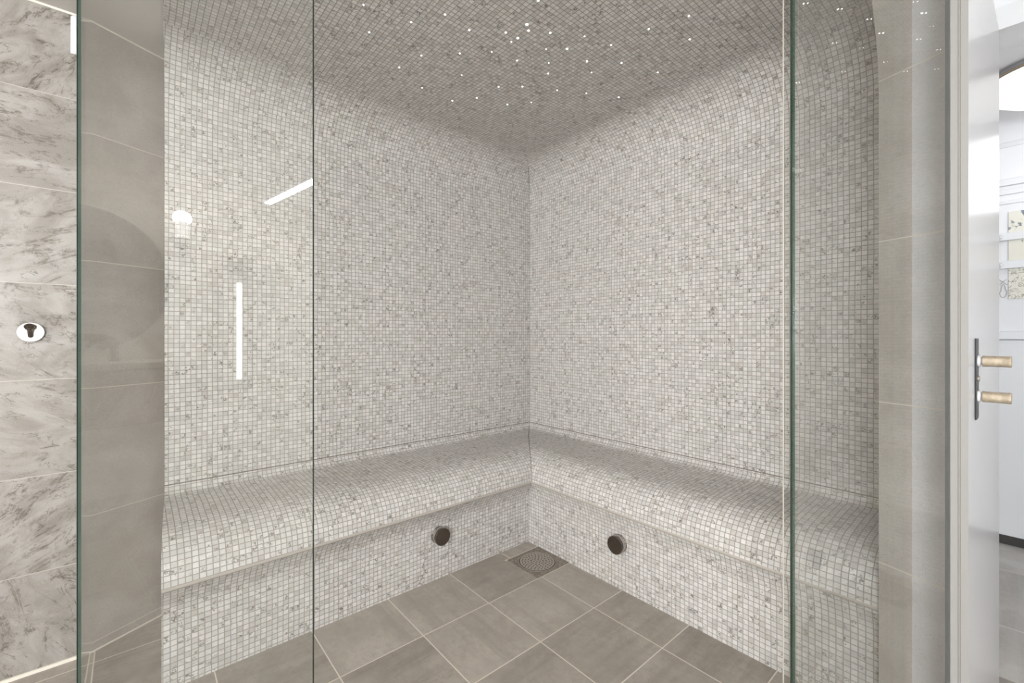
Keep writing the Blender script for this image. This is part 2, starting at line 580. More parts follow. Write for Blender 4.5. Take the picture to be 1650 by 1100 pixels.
# ------------------------------------------------------------------ mosaic corner bench
bench = empty('corner_bench', W(1.2, 1.4, 0), 'built-in L-shaped mosaic bench with rounded front edge along both steam room walls', 'bench')
BPR = bench_pairs(); BSP = base_pairs()
for side, nm in (('L', 'left'), ('R', 'right')):
    t_ = sweep('seat', BPR, side, M['mosaic'], bench, arc0=.1)
    t_['label'] = 'seat with rounded nosing, %s run' % nm
    t_ = sweep('bench_base', BSP, side, M['mosaic'], bench, arc0=2.0)
    t_['label'] = 'upright mosaic base, %s run' % nm
    # caulk under the nosing, and the hairline joint where the seat meets the wall
    q = BPR[-1]; e = BSP[0]
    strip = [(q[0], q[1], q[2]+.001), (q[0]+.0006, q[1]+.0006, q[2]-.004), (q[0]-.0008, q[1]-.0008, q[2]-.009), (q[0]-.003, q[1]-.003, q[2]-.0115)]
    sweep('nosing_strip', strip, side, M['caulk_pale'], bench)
    sweep('nosing_shadow', [strip[-1], (q[0]-.010, q[1]-.010, q[2]-.0125), (e[0]-.004, e[1]-.004, e[2]-.001)], side, M['joint_and_shadow'], bench)  # dark strip painted in for the hairline shadow under the nosing
    sweep('wall_joint', [(.0, .5235), (.0022, .522), (.0022, .5195), (.0012, .519)], side, M['caulk'], bench)
mb = MB(); mb.tube([W(CA-q[1]+.0003, CB-q[0]+.0003, q[2]) for q in BPR], .0017, 6)
mb.build('corner_joint', M['joint_and_shadow'], bench)
mb = MB(); mb.tube([W(CA-q[1]+.0004, CB-q[0]+.0004, q[2]) for q in BSP], .0012, 6)
mb.build('corner_joint', M['caulk'], bench)
mb = MB(); mb.tube([W(CA-p+.0003, CB-p+.0003, z) for p, z in wall_profile()[:-4]], .0018, 6)
struct(mb.build('trim_8', M['joint_and_shadow']), 'dark joint in the corner of the mosaic walls')
# closing face on the free end of the left run
pf = [(q[0], q[2]) for q in BPR] + [(BPR[-1][0], .330)] + [(q[0], q[2]) for q in BSP]
vs = [W(a_end(p)+.0004, CB-p, z) for p, z in pf] + [W(a_end(0)+.0004, CB, 0)]
uvs = [(p+11, z) for p, z in pf] + [(11, 0)]
mk('end_face', vs, [tuple(range(len(vs)))], M['mosaic'], bench, uvs)

# ------------------------------------------------------------------ stone and marble walls beside the glass
def face_wall(name, pts, z0, z1, mat, back, u0=0.0):
    """vertical wall: pts are plan points of the seen face, back the plan points that close it behind"""
    vs = []; uvs = []; fs = []
    u = u0
    for i, p in enumerate(pts):
        if i: u += math.hypot(p[0]-pts[i-1][0], p[1]-pts[i-1][1])
        vs += [(p[0], p[1], z0), (p[0], p[1], z1)]; uvs += [(u, z0), (u, z1)]
    for i in range(len(pts)-1):
        fs.append((2*i, 2*i+2, 2*i+3, 2*i+1))
    ring = list(pts[::-1][:1]) + back + [pts[0]]
    for i in range(len(ring)-1):
        n = len(vs)
        for p in (ring[i], ring[i+1]):
            vs += [(p[0], p[1], z0), (p[0], p[1], z1)]; uvs += [(p[0], z0), (p[0], z1)]
        fs.append((n, n+2, n+3, n+1))
    return mk(name, vs, fs, mat, None, uvs)


ZL0 = 1.745                                   # depth at which the left stone meets the mosaic
L_IN = ((264.5-CX)/F_PX*ZL0, ZL0)
z147 = ZL0*(1105-264.5)/(1105-140)
L_OUT = ((140-CX)/F_PX*z147, z147)
B_MAR = AB(*L_OUT)[1]                         # the marble carries on from the stone
A_MAR = AB(*L_OUT)[0]
struct(face_wall('wall_left_stone', [L_IN, L_OUT], 0, H_BA, M['stone'], [W(A_MAR, B_MAR+.25)[:2], W(.12, B_MAR+.25)[:2]]), 'grey-beige stone tiles between the marble and the mosaic')
struct(face_wall('wall_left_marble', [W(A_MAR, B_MAR)[:2], W(-2.4, B_MAR)[:2]], 0.0, H_BA, M['marble'], [W(-2.4, B_MAR+.12)[:2], W(A_MAR, B_MAR+.12)[:2]]), 'veined marble tile wall at the left edge')

mb = MB(); mb.prism([W(.0965, CB+.0005)[:2], W(.118, CB+.0005)[:2], W(.118, CB+.14)[:2], W(.0965, CB+.14)[:2]], 0, H_BA)
struct(mb.build('trim_7', M['caulk']), 'return between the mosaic and the left stone')

# right stone nib: seen face, inner edge scribed to the cove at the top
R_IN = ((1416-CX)/F_PX*1.22, 1.22)
sdir = (-(286.0/712), 1.0); sl = math.hypot(*sdir); sdir = (sdir[0]/sl, sdir[1]/sl)     # away from the lens along the face
R_OUT = (R_IN[0]-sdir[0]*.165, R_IN[1]-sdir[1]*.165)
zm = 1.22*(1416-539.0)/(1469.5-539.0)
T_MID = (1.22-zm)/sdir[1]
R_MID = (R_IN[0]-sdir[0]*T_MID, R_IN[1]-sdir[1]*T_MID)
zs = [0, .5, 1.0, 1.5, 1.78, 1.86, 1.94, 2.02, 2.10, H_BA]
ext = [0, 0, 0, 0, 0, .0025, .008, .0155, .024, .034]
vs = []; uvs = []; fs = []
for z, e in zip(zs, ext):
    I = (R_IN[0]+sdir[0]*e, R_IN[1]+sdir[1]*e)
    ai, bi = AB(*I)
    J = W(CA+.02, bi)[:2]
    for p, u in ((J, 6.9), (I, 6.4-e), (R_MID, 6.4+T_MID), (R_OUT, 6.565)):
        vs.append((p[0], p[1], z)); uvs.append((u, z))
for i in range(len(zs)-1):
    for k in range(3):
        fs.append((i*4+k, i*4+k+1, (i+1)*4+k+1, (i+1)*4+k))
struct(mk('wall_right_stone', vs, fs, [M['stone'], M['stone_brightened']], None, uvs, midx=[1 if i % 3 == 2 else 0 for i in range(len(fs))]), 'grey-beige stone nib wall at the right of the glass')  # outer strip takes the stone copy with brightness painted in

# entry wall behind the open white door, then the wall with the doorway
DPHI = math.radians(51.0)
DD = (math.sin(DPHI), math.cos(DPHI))         # along the white door, away from the lens
D0 = ((1560.5-CX)/F_PX*.90, .90)              # its lock-side corner
D1 = (D0[0]+DD[0]*.75, D0[1]+DD[1]*.75)       # hinge end
ah, bh = AB(*D1)
A_DOOR = ah + .02
mb = MB()
ro = AB(*R_OUT)
P1 = W(A_DOOR, bh+.05)[:2]
mb.prism([R_OUT, P1, (P1[0]-.02, P1[1]+.08), (R_OUT[0]+.03, R_OUT[1]+.09)], 0, H_BA)
struct(mb.build('wall_entry', M['white_wall']), 'white wall behind the open door')
mb = MB()
mb.boxab(A_DOOR, A_DOOR+.12, bh+.03, bh+.45, 0, H_BA)
mb.boxab(A_DOOR, A_DOOR+.12, -1.9, bh-.80, 0, H_BA)
mb.boxab(A_DOOR, A_DOOR+.12, bh-.80, bh+.03, 2.06, H_BA)
struct(mb.build('wall_doorway', M['white_wall']), 'white wall with the doorway to the hall')
mb = MB()
for b0, b1, z0, z1 in ((bh+.01, bh+.08, 0, 2.12), (bh-.86, bh-.79, 0, 2.12), (bh-.86, bh+.08, 2.05, 2.12)):
    mb.boxab(A_DOOR-.015, A_DOOR+.135, b0, b1, z0, z1)
struct(mb.build('trim_1', M['white']), 'white casing round the doorway')

# ------------------------------------------------------------------ floors and ceilings
def plane_ab(name, poly, z, mat, uvf):
    vs = [W(a, b, z) for a, b in poly]
    return mk(name, vs, [tuple(range(len(vs)))], mat, None, [uvf(a, b) for a, b in poly])


struct(plane_ab('floor', [(-2.5, -2.0), (A_DOOR+.06, -2.0), (A_DOOR+.06, CB+.3), (-2.5, CB+.3)], 0.0, M['floor'], lambda a, b: (CA-a, CB-b)), 'grey-brown square floor tiles with pale joints')
struct(plane_ab('floor_hall', [(A_DOOR+.06, -2.0), (5.2, -2.0), (5.2, 1.6), (A_DOOR+.06, 1.6)], 0.0, M['hall_floor'], lambda a, b: (a, b)), 'light grey hall floor tiles')
struct(plane_ab('ceiling', [(-2.5, -2.0), (-2.5, CB+.3), (A_DOOR+.12, CB+.3), (A_DOOR+.12, -2.0)], H_BA, M['plaster_grey'], lambda a, b: (a, b)), 'painted bathroom ceiling')
H_HALL = 2.30
struct(plane_ab('ceiling_hall', [(A_DOOR, -2.0), (A_DOOR, 1.6), (5.2, 1.6), (5.2, -2.0)], H_HALL, M['white_wall'], lambda a, b: (a, b)), 'white hall ceiling')
mb = MB(); mb.boxab(A_DOOR+.02, A_DOOR+.12, -2.0, 1.6, H_BA-.02, H_HALL)
struct(mb.build('wall_hall_upper', M['white_wall']))

# pale caulk at the foot and head of the marble and stone
mb = MB()
mb.boxab(-2.4, A_MAR, B_MAR-.004, B_MAR, 0, .010)
struct(mb.build('trim_2', M['caulk_white']), 'white caulk line at the foot of the marble')
mb = MB()
mb.boxab(-2.4, A_MAR, B_MAR-.003, B_MAR, H_BA-.007, H_BA)
struct(mb.build('trim_3', M['caulk_white']), 'white caulk line at the head of the marble')
dl = (L_IN[0]-L_OUT[0], L_IN[1]-L_OUT[1]); ll = math.hypot(*dl); dl = (dl[0]/ll, dl[1]/ll)
mb = MB(); mb.boxdir(L_OUT, dl, ll, .0025, 0, .005); mb.boxdir(L_OUT, dl, ll, .0025, H_BA-.005, H_BA)
struct(mb.build('trim_4', M['caulk_white']), 'pale caulk lines at foot and head of the left stone')

# ------------------------------------------------------------------ glass
TG = .010


def pane(parent, name, p, q, z0, z1, thick, ends, emat):
    """p,q: plan ends of the near face seen from the lens; thickness goes away from the lens"""
    d = (q[0]-p[0], q[1]-p[1]); L = math.hypot(*d); d = (d[0]/L, d[1]/L)
    n = (-d[1], d[0])
    A0 = (p[0], p[1]); B0 = (q[0], q[1])
    A1 = (p[0]+n[0]*thick, p[1]+n[1]*thick); B1 = (q[0]+n[0]*thick, q[1]+n[1]*thick)
    v = []
    for z in (z0, z1):
        for c in (A0, B0, B1, A1): v.append((c[0], c[1], z))
    o = mk(name, v, [(0, 1, 5, 4), (2, 3, 7, 6), (4, 5, 6, 7), (3, 2, 1, 0)], M['glass'], parent)
    for e in ends:
        idx = (3, 0, 4, 7) if e == 'p' else (1, 2, 6, 5)
        x = mk('polished_edge', [v[i] for i in idx], [(0, 1, 2, 3)], emat, parent)
        x['label'] = 'green polished edge of the glass'
    return o


ZG = 1.22
GL0 = ((125.2-CX)/F_PX*ZG, ZG)
GL1 = ((503.6-CX)/F_PX*ZG, ZG)
fp = empty('glass_panel', (GL0[0]*.5+GL1[0]*.5, ZG, 0), 'clear fixed glass panel left of the opening, reflecting the washbasin', 'glass panel')
pane(fp, 'pane', GL0, GL1, .008, H_BA-.003, TG, 'q', M['edge'])
x = mk('polished_edge', [(GL0[0], ZG, .008), (GL0[0], ZG+TG, .008), (GL0[0], ZG+TG, H_BA-.003), (GL0[0], ZG, H_BA-.003)], [(0, 1, 2, 3)], edge_mat('sea_green_glass_edge', srgb(66, 100, 88), srgb(118, 146, 134)), fp)
x['label'] = 'paler green edge beside the marble'
# dark silicone bead down the outer arris
mb = MB(); mb.prism([(GL0[0]-.0026, ZG-.0005), (GL0[0]-.0002, ZG-.0012), (GL0[0]-.0002, ZG+TG), (GL0[0]-.0026, ZG+TG)], .008, H_BA-.003)
mb.build('silicone_bead', M['rubber'], fp)
mb = MB(); mb.prism([(GL0[0], ZG), (GL1[0], ZG), (GL1[0], ZG+TG), (GL0[0], ZG+TG)], 0, .0075)
mb.build('floor_bead', M['caulk_pale'], fp)
# short return to the stone wall
xr = 149.0
zr = ZL0*(1105-264.5)/(1105-xr)
GR1 = ((xr-CX)/F_PX*zr, zr)
rp = empty('glass_panel', (GL0[0], ZG+.1, 0), 'narrow glass return between the marble wall and the fixed panel, seen nearly edge on', 'glass panel')
pane(rp, 'pane', (GL0[0]-.001, ZG+.0115), GR1, .008, H_BA-.003, TG, '', M['edge_light'])

ZR = 1.155
GF0 = ((1277-CX)/F_PX*ZR, ZR)
k = (R_IN[1]-ZR-.004)/sdir[1]
GF1 = (R_IN[0]-sdir[0]*k-.002, ZR)
sp = empty('glass_panel', ((GF0[0]+GF1[0])/2, ZR, 0), 'narrow fixed glass panel behind the open glass door, against the right stone wall', 'glass panel')
pane(sp, 'pane', GF0, GF1, .008, H_BA-.003, TG, 'p', M['edge'])
mb = MB(); mb.prism([GF0, GF1, (GF1[0], ZR+TG), (GF0[0], ZR+TG)], 0, .0075)
mb.build('floor_bead', M['caulk_pale'], sp)

# glass door, swung out towards the lens
U = math.radians(9.0)
ud = (math.sin(U), math.cos(U))
GD_far = (.6345*1.138, 1.138)
sW = (.9800*GD_far[1]-GD_far[0])/(.9800*ud[1]-ud[0])
GD_near = (GD_far[0]-ud[0]*sW, GD_far[1]-ud[1]*sW)
gd = empty('glass_door', (GD_far[0], GD_far[1], 0), 'clear glass door swung open on the right, with a clear seal down its hinge side', 'glass door')
TD = .006
rgt = (ud[1], -ud[0])
c = [GD_near, GD_far, (GD_far[0]+rgt[0]*TD, GD_far[1]+rgt[1]*TD), (GD_near[0]+rgt[0]*TD, GD_near[1]+rgt[1]*TD)]
v = [(x, y, z) for z in (.014, 2.15) for x, y in c]
mk('pane', v, [(1, 0, 4, 5), (3, 2, 6, 7), (4, 7, 6, 5), (0, 1, 2, 3)], M['glass'], gd)
x = mk('polished_edge', [v[i] for i in (0, 3, 7, 4)], [(0, 1, 2, 3)], M['edge_grey'], gd); x['label'] = 'grey polished edge nearest the white door'
x = mk('polished_edge', [v[i] for i in (1, 2, 6, 5)], [(0, 1, 2, 3)], M['edge'], gd); x['label'] = 'dark green hinge-side edge'
# clear seal: web plus white lip, at the hinge side
sx1 = (1274.5-CX)/F_PX*1.150; sx0 = (1263.0-CX)/F_PX*1.150
mb = MB(); mb.prism([(sx0, 1.1490), (sx1, 1.1490), (sx1, 1.1505), (sx0, 1.1505)], .01, 2.16)
mb.build('seal', M['seal'], gd)
mb = MB(); mb.lathe((sx0-.0014, 1.150, .01), (0, 0, 1), [(.0014, 0), (.0014, 2.15)], 10)
s = mb.build('seal_lip', M['lip'], gd, smooth=True); s['label'] = 'white lip of the seal'
# patch hinges at the head and foot between door and fixed panel
for z in (.22, 2.06):
    mb = MB(); mb.boxdir((GD_far[0]-ud[0]*.055, GD_far[1]-ud[1]*.055), ud, .05, -.012, z-.035, z+.035)
    if z > 1: mb.build('hinge', M['chrome'], gd, bevel=.003)

# ------------------------------------------------------------------ steam outlets on the bench base
def outlet(o, axis, label):
    e = empty('steam_outlet', o, label, 'steam outlet', 'round steam outlets on the bench base')
    mb = MB(); mb.lathe(o, axis, [(.0385, 0), (.0385, .0012), (.0362, .0016), (.0362, .021), (.0355, .022)], 40)
    mb.build('collar', M['nickel'], e, smooth=True)
    mb = MB(); mb.lathe(o, axis, [(.0358, .0222), (.0358, .0282)], 40)
    mb.build('gap_ring', M['rubber'], e, smooth=True)
    mb = MB(); mb.lathe(o, axis, [(.0372, .0275), (.0378, .0285), (.0378, .0350), (.0370, .0362), (.0, .0366)], 48)
    mb.build('cap', M['bronze'], e, smooth=True)


def on_plane(px, py, side, off):
    r = (px-CX)/F_PX
    if side == 'L':
        dep = (CB-off)/(BX[0]*r+BX[1])
    else:
        dep = (CA-off)/(AX[0]*r+AX[1])
    return (r*dep, dep, H_EYE-(py-CY)/F_PX*dep)


oL = on_plane(707.0, 860.7, 'L', .428)
oL = tuple(Vector(oL)-Vector((BX[0], BX[1], 0))*.0006)
outlet(oL, (-BX[0], -BX[1], 0), 'round dark chrome steam outlet on the left bench base')
oR = on_plane(998.3, 874.3, 'R', .407)
oR = tuple(Vector(oR)-Vector((AX[0], AX[1], 0))*.0006)
outlet(oR, (-AX[0], -AX[1], 0), 'round dark chrome steam outlet on the right bench base')

# ------------------------------------------------------------------ floor drain
dc = (CA-.520, CB-.614)
dr = empty('floor_drain', W(dc[0], dc[1], 0), 'round perforated steel floor drain in the tiled corner', 'drain')


def sur_mat():
    t = NT('drain_surround')
    c = t.obj()
    b = stone_color(t, c, 2.0)
    vo = t.n('ShaderNodeTexVoronoi', feature='F1'); t.put(vo.inputs['Vector'], c); vo.inputs['Scale'].default_value = 70
    n = t.ramp(vo.outputs['Distance'], .25, .6)
    col = t.mix(t.math('MULTIPLY', n, .6), t.mix(.6, b, srgb(128, 118, 107)), srgb(98, 90, 81))
    return t.bsdf(col, .55)


M['surround'] = sur_mat()
mb = MB(); mb.boxab(CA-.6195, CA-.408, CB-.7205, CB-.507, .0005, .0022)
s = mb.build('surround', M['surround'], dr); s['label'] = 'mottled dark stone square'
mb = MB(); mb.boxab(CA-.630, CA-.408, CB-.508, CB-.5015, .0003, .0024)
mb.build('joint', simple('drain_joint', srgb(196, 186, 173), .6), dr)
cen = W(dc[0], dc[1], 0)
mb = MB(); mb.lathe(cen, (0, 0, 1), [(.0915, .0022), (.0915, .0032), (.0885, .0032), (.0885, .0024)], 56, caps=False)
mb.build('rim', M['steel'], dr, smooth=True)
mb = MB(); mb.lathe(cen, (0, 0, 1), [(.0888, .0024), (0.0, .00245)], 48, caps=False)
mb.build('sump', M['hole'], dr)
cu = bpy.data.curves.new('grate', 'CURVE'); cu.dimensions = '2D'; cu.fill_mode = 'BOTH'; cu.extrude = .0004


def circ(cx, cy, r, n):
    sp = cu.splines.new('POLY'); sp.points.add(n-1)
    for i in range(n):
        an = 2*math.pi*i/n
        sp.points[i].co = (cx+r*math.cos(an), cy+r*math.sin(an), 0, 1)
    sp.use_cyclic_u = True


circ(0, 0, .0845, 64)
for ring, num in ((.0, 1), (.0155, 6), (.030, 12), (.0445, 17), (.059, 22), (.0725, 27)):
    for i in range(num):
        an = 2*math.pi*(i+.5*(num % 2))/num + ring*9
        circ(ring*math.cos(an), ring*math.sin(an), .0040, 10)
tmp = bpy.data.objects.new('grate_curve', cu)
COL.objects.link(tmp)
bpy.context.view_layer.update()
dg = bpy.context.evaluated_depsgraph_get()
gm = bpy.data.meshes.new_from_object(tmp.evaluated_get(dg))
bpy.data.objects.remove(tmp)
gm.name = 'grate'
gm.transform(Matrix.Translation((cen[0], cen[1], .0036)))
gm.materials.clear(); gm.materials.append(M['steel'])
g = bpy.data.objects.new('grate', gm); COL.objects.link(g); attach(g, dr)

# ------------------------------------------------------------------ star lights in the mosaic ceiling
stars = [(107, 23), (135, 156), (338, 107), (502, 70), (619, 145), (387, 268), (573, 258), (281, 325), (727, 250), (795, 157),
         (897, 118), (905, 148), (853, 184), (822, 202), (849, 292), (1010, 158), (1091, 236), (990, 237), (1003, 304), (1187, 296),
         (1176, 175), (1304, 217), (1354, 304), (1486, 140), (1530, 350), (1209, 350), (1000, 355), (1043, 436), (1184, 450),
         (1341, 470), (760, 420), (875, 418), (655, 473), (537, 487), (803, 505), (918, 495), (391, 424), (582, 362), (952, 3),
         (1680, 77), (1684, 190)]
bright = {(897, 118): .0062, (905, 148): .0046, (853, 184): .0046, (1091, 236): .0044, (795, 157): .0040, (1010, 158): .0040, (1187, 296): .0040,
          (502, 70): .0038, (619, 145): .0036}
faint = {(822, 202), (990, 237), (1176, 175), (1003, 304), (918, 495), (1184, 450), (1043, 436), (582, 362), (1209, 350), (727, 250), (391, 424)}


def star_mesh(r):
    mb = MB()
    mb.lathe((0, 0, 0), (0, 0, -1), [(r, -.004), (r, .0002), (r*.8, .0012), (r*.4, .0018), (0, .002)], 14)
    me = bpy.data.meshes.new('star_light'); me.from_pydata(mb.v, [], mb.f); me.materials.append(M['star'])
    return me


sm = {}
for sx, sy in stars:
    px, py = 550+sx/3.0, sy/3.0
    dep = F_PX*(H_ST-H_EYE)/(CY-py)
    r = bright.get((sx, sy), .0021 if (sx, sy) in faint else .0031)
    if r not in sm: sm[r] = star_mesh(r*.74)
    o = bpy.data.objects.new('star_light', sm[r])
    o.location = ((px-CX)/F_PX*dep, dep, H_ST)
    COL.objects.link(o)
    if r == .0062:
        tag(o, 'largest and brightest star light in the mosaic ceiling', 'light', 'star lights in the mosaic ceiling')
    else:
        tag(o, 'tiny glowing star light set in the mosaic ceiling', 'light', 'star lights in the mosaic ceiling')

# ------------------------------------------------------------------ hook on the marble
r_ = (50-CX)/F_PX
dep = B_MAR/(BX[0]*r_+BX[1])
hp = (r_*dep, dep, H_EYE-(535-CY)/F_PX*dep)
hn = (-BX[0], -BX[1], 0)
hk = empty('robe_hook', hp, 'small round chrome hook with a flared peg on the marble wall', 'hook')
mb = MB(); mb.lathe(hp, hn, [(.0315, 0), (.032, .001), (.032, .0055), (.0305, .0075), (0, .0078)], 48)
mb.build('rosette', simple('polished_nickel', (.93, .92, .90, 1), .14, 1.0, var=.01), hk, smooth=True)
hv = Vector(hp) + Vector(hn)*.006
pd = (hn[0]*.93-.10*AX[0], hn[1]*.93-.10*AX[1], .42)
mb = MB(); mb.lathe(tuple(hv+Vector((0, 0, -.010))), (hn[0]*.72, hn[1]*.72, .70), [(.0075, -.004), (.0068, .010), (.0072, .024), (.0085, .030), (.0118, .036), (.0122, .041), (.0105, .0435), (0, .044)], 28)
mb.build('peg', M['bronze'], hk, smooth=True)

# small white wall fitting, up at the ceiling beside the glass edge
r_ = (123.0-CX)/F_PX
dep = B_MAR/(BX[0]*r_+BX[1])
wp = Vector((r_*dep, dep, 0))
mb = MB()
prof = [(0, 2.175), (.014, 2.176), (.016, 2.17), (.016, 2.09), (.014, 2.072), (.008, 2.060), (0, 2.054)]
aw, bw = AB(wp.x, wp.y)
for i in range(6):
    t0 = i/6*math.pi; t1 = (i+1)/6*math.pi
n = 10
vs = []; fs = []
for i in range(n+1):
    an = math.pi*i/n
    for (p, z) in prof:
        vs.append(W(aw+.014*(-math.cos(an)), B_MAR-p*math.sin(an)*1.2-.0003, z))
m_ = len(prof)
for i in range(n):
    for j in range(m_-1):
        fs.append((i*m_+j, (i+1)*m_+j, (i+1)*m_+j+1, i*m_+j+1))
wf = mk('wall_fitting', vs, fs, M['white'], None, smooth=True); fix_normals(wf)
tag(wf, 'slim white fitting with a rounded foot high on the marble beside the glass edge', 'fitting')

# ------------------------------------------------------------------ white door with brass handles
dn = (DD[1], -DD[0])                           # face normal, to the right
door = bpy.data.objects.new('door_1', None); door.location = (D0[0], D0[1], 0); COL.objects.link(door)
struct(door, 'open white bathroom door seen almost edge on'); 
def dpt(s, t):                                 # s along the leaf, t out of its face (negative = thickness)
    return (D0[0]+DD[0]*s+dn[0]*t, D0[1]+DD[1]*s+dn[1]*t)
th_ = .0265
poly = [dpt(0, 0), dpt(.75, 0), dpt(.75, -th_), dpt(.003, -th_), dpt(.003, -.0155), dpt(.0015, -.0145), dpt(.0015, -.0125), dpt(0, -.0115)]
mb = MB(); mb.prism(poly, .012, 2.045)
lf = mb.build('leaf', M['white_gloss'], door)
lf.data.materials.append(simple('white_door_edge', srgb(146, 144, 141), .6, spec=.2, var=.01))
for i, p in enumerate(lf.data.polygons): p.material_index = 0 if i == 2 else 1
s_pl = .131
mb = MB(); mb.prism([dpt(s_pl-.024, 0), dpt(s_pl+.020, 0), dpt(s_pl+.020, .003), dpt(s_pl-.024, .003)], .914, 1.093)
mb.build('lock_plate', M['black'], door, bevel=.002)
for zc, nm, L in ((1.043, 'upper', .050), (.965, 'lower', .050)):
    o = dpt(s_pl, .003)
    kn = MB(); kn.lathe((o[0], o[1], zc), (dn[0], dn[1], 0), [(.0125, 0), (.0125, .004), (.0075, .0045), (.0075, .008)], 28)
    rose = kn.build('rose', M['white'], door, smooth=True); rose['label'] = 'pale collar of the %s knob' % nm
    R = .0122
    ax = Vector((dn[0], dn[1], 0)); up = Vector((0, 0, 1)); e1 = ax.cross(up).normalized()
    vs = []; uvs = []; fs = []
    seg = 32
    pr = [(.0098, .006), (R, .0075), (R, .0125), (R*.97, .013), (R*.97, L-.006), (R, L-.0055), (R, L-.001), (R*.92, L), (0.0001, L)]
    for r, t in pr:
        for k in range(seg+1):
            an = 2*math.pi*k/seg
            q = Vector((o[0], o[1], zc)) + ax*t + e1*(r*math.cos(an)) + up*(r*math.sin(an))
            vs.append(q); uvs.append((k/seg, t))
    for i in range(len(pr)-1):
        for k in range(seg):
            fs.append((i*(seg+1)+k, i*(seg+1)+k+1, (i+1)*(seg+1)+k+1, (i+1)*(seg+1)+k))
    kb = mk('door_knob', vs, fs, M['brass'], door, uvs, smooth=True); fix_normals(kb)
    kb.modifiers.new('split', 'EDGE_SPLIT').split_angle = math.radians(40)
    kb['label'] = '%s knurled brass knob' % nm
mb = MB(); mb.lathe(dpt(s_pl, .003)+(1.004,), (dn[0], dn[1], 0), [(.006, 0), (.006, .003), (.003, .0035), (0, .0035)], 20)
mb.build('keyhole_cover', M['steel'], door, smooth=True)

# ------------------------------------------------------------------ hall beyond the doorway
A_H = 3.48
mb = MB(); mb.boxab(A_H+.02, A_H+.14, -2.0, 1.6, 0, H_HALL)
struct(mb.build('wall_hall', M['white_wall']), 'white hall wall beyond the doorway')
mb = MB(); mb.boxab(A_DOOR+.12, A_H+.14, 1.6, 1.7, 0, H_HALL)
struct(mb.build('wall_hall_end', M['white_wall']))
mb = MB(); mb.boxab(A_DOOR+.12, A_H+.14, -2.1, -2.0, 0, H_HALL)
struct(mb.build('wall_hall_far', M['white_wall']))
hc = empty('hall_cabinet', W(A_H-.1, -.6, 0), 'long low white hall cabinet with a ledge on top and a dark recessed foot', 'cabinet')
mb = MB(); mb.boxab(A_H, A_H+.019, -1.9, 1.5, .050, 1.075); mb.build('front', M['white'], hc, bevel=.002)
mb = MB(); mb.boxab(A_H-.022, A_H+.019, -1.9, 1.5, 1.078, 1.120); mb.build('ledge', M['white'], hc, bevel=.003)
mb = MB(); mb.boxab(A_H+.010, A_H+.019, -1.9, 1.5, 0.0, .050); mb.build('plinth', M['shadow_gap'], hc)
mb = MB()
mb.boxab(A_H+.012, A_H+.02, -1.9, 1.5, 1.79, 1.81); mb.boxab(A_H+.008, A_H+.02, -1.9, 1.5, 1.84, 1.87); mb.boxab(A_H-.002, A_H+.02, -1.9, 1.5, 1.885, 1.92)
struct(mb.build('trim_5', M['white'], bevel=.003), 'white wall mouldings above the print')
mb = MB(); mb.boxab(A_H+.012, A_H+.02, -1.9, 1.5, 2.09, 2.115)
struct(mb.build('trim_6', M['white'], bevel=.003))
# print and the white rails across it
def wall_b(px):
    r = (px-CX)/F_PX
    dep = A_H/(AX[0]*r+AX[1])
    return AB(r*dep, dep)[1]
b_left = wall_b(1624.8); b_right = b_left-.34
pz0, pz1 = 1.292, 1.748
fpn = empty('framed_print', W(A_H, (b_left+b_right)/2, pz0), 'pale sketch print with blue-grey shapes on the white hall wall', 'picture')
vs = [W(A_H+.012, b_left, pz0), W(A_H+.012, b_right, pz0), W(A_H+.012, b_right, pz1), W(A_H+.012, b_left, pz1)]
mk('sheet', vs, [(0, 1, 2, 3)], M['print'], fpn, [(0, 0), (.75, 0), (.75, 1), (0, 1)])
mb = MB(); mb.boxab(A_H+.0125, A_H+.0195, b_right, b_left, pz0, pz1); mb.build('backing', M['white'], fpn)
for zc, nm in ((1.618, 'upper'), (1.470, 'lower')):
    rl = empty('wall_rail', W(A_H, b_left-.1, zc), '%s of the two white rails crossing the sketch print in the hall' % nm, 'rail', 'white rails across the print')
    mb = MB(); mb.boxab(A_H-.002, A_H+.011, b_right-.05, b_left+.06, zc-.020, zc+.020); mb.build('bar', M['white'], rl, bevel=.002)
    o = W(A_H-.002, b_left+.028, zc)
    mb = MB(); mb.lathe(o, (-AX[0], -AX[1], 0), [(.008, 0), (.008, .006), (.011, .010), (.010, .016), (0, .018)], 20); mb.build('peg', M['white_gloss'], rl, smooth=True)
# small wire loop hanging beside the print
o = Vector(W(A_H+.006, wall_b(1616.5), 1.345))
bv = Vector((BX[0], BX[1], 0))
pts = []
for i in range(25):
    t_ = i/24*2*math.pi
    pts.append(o + bv*(.014*math.sin(t_)*(1.0 if math.cos(t_) < 0 else .55)) + Vector((0, 0, .034*math.cos(t_)-.012)))
mb = MB(); mb.tube(pts, .0011, 6)
mb.tube([o+bv*.014+Vector((0, 0, .05)), o-bv*.014+Vector((0, 0, .02))], .0011, 6)
mb.tube([o+bv*-.012+Vector((0, 0, .05)), o+bv*.012+Vector((0, 0, .022))], .0011, 6)
tag(mb.build('wire_hanger', M['steel'], smooth=True), 'thin wire loop on the hall wall just left of the print', 'wire')
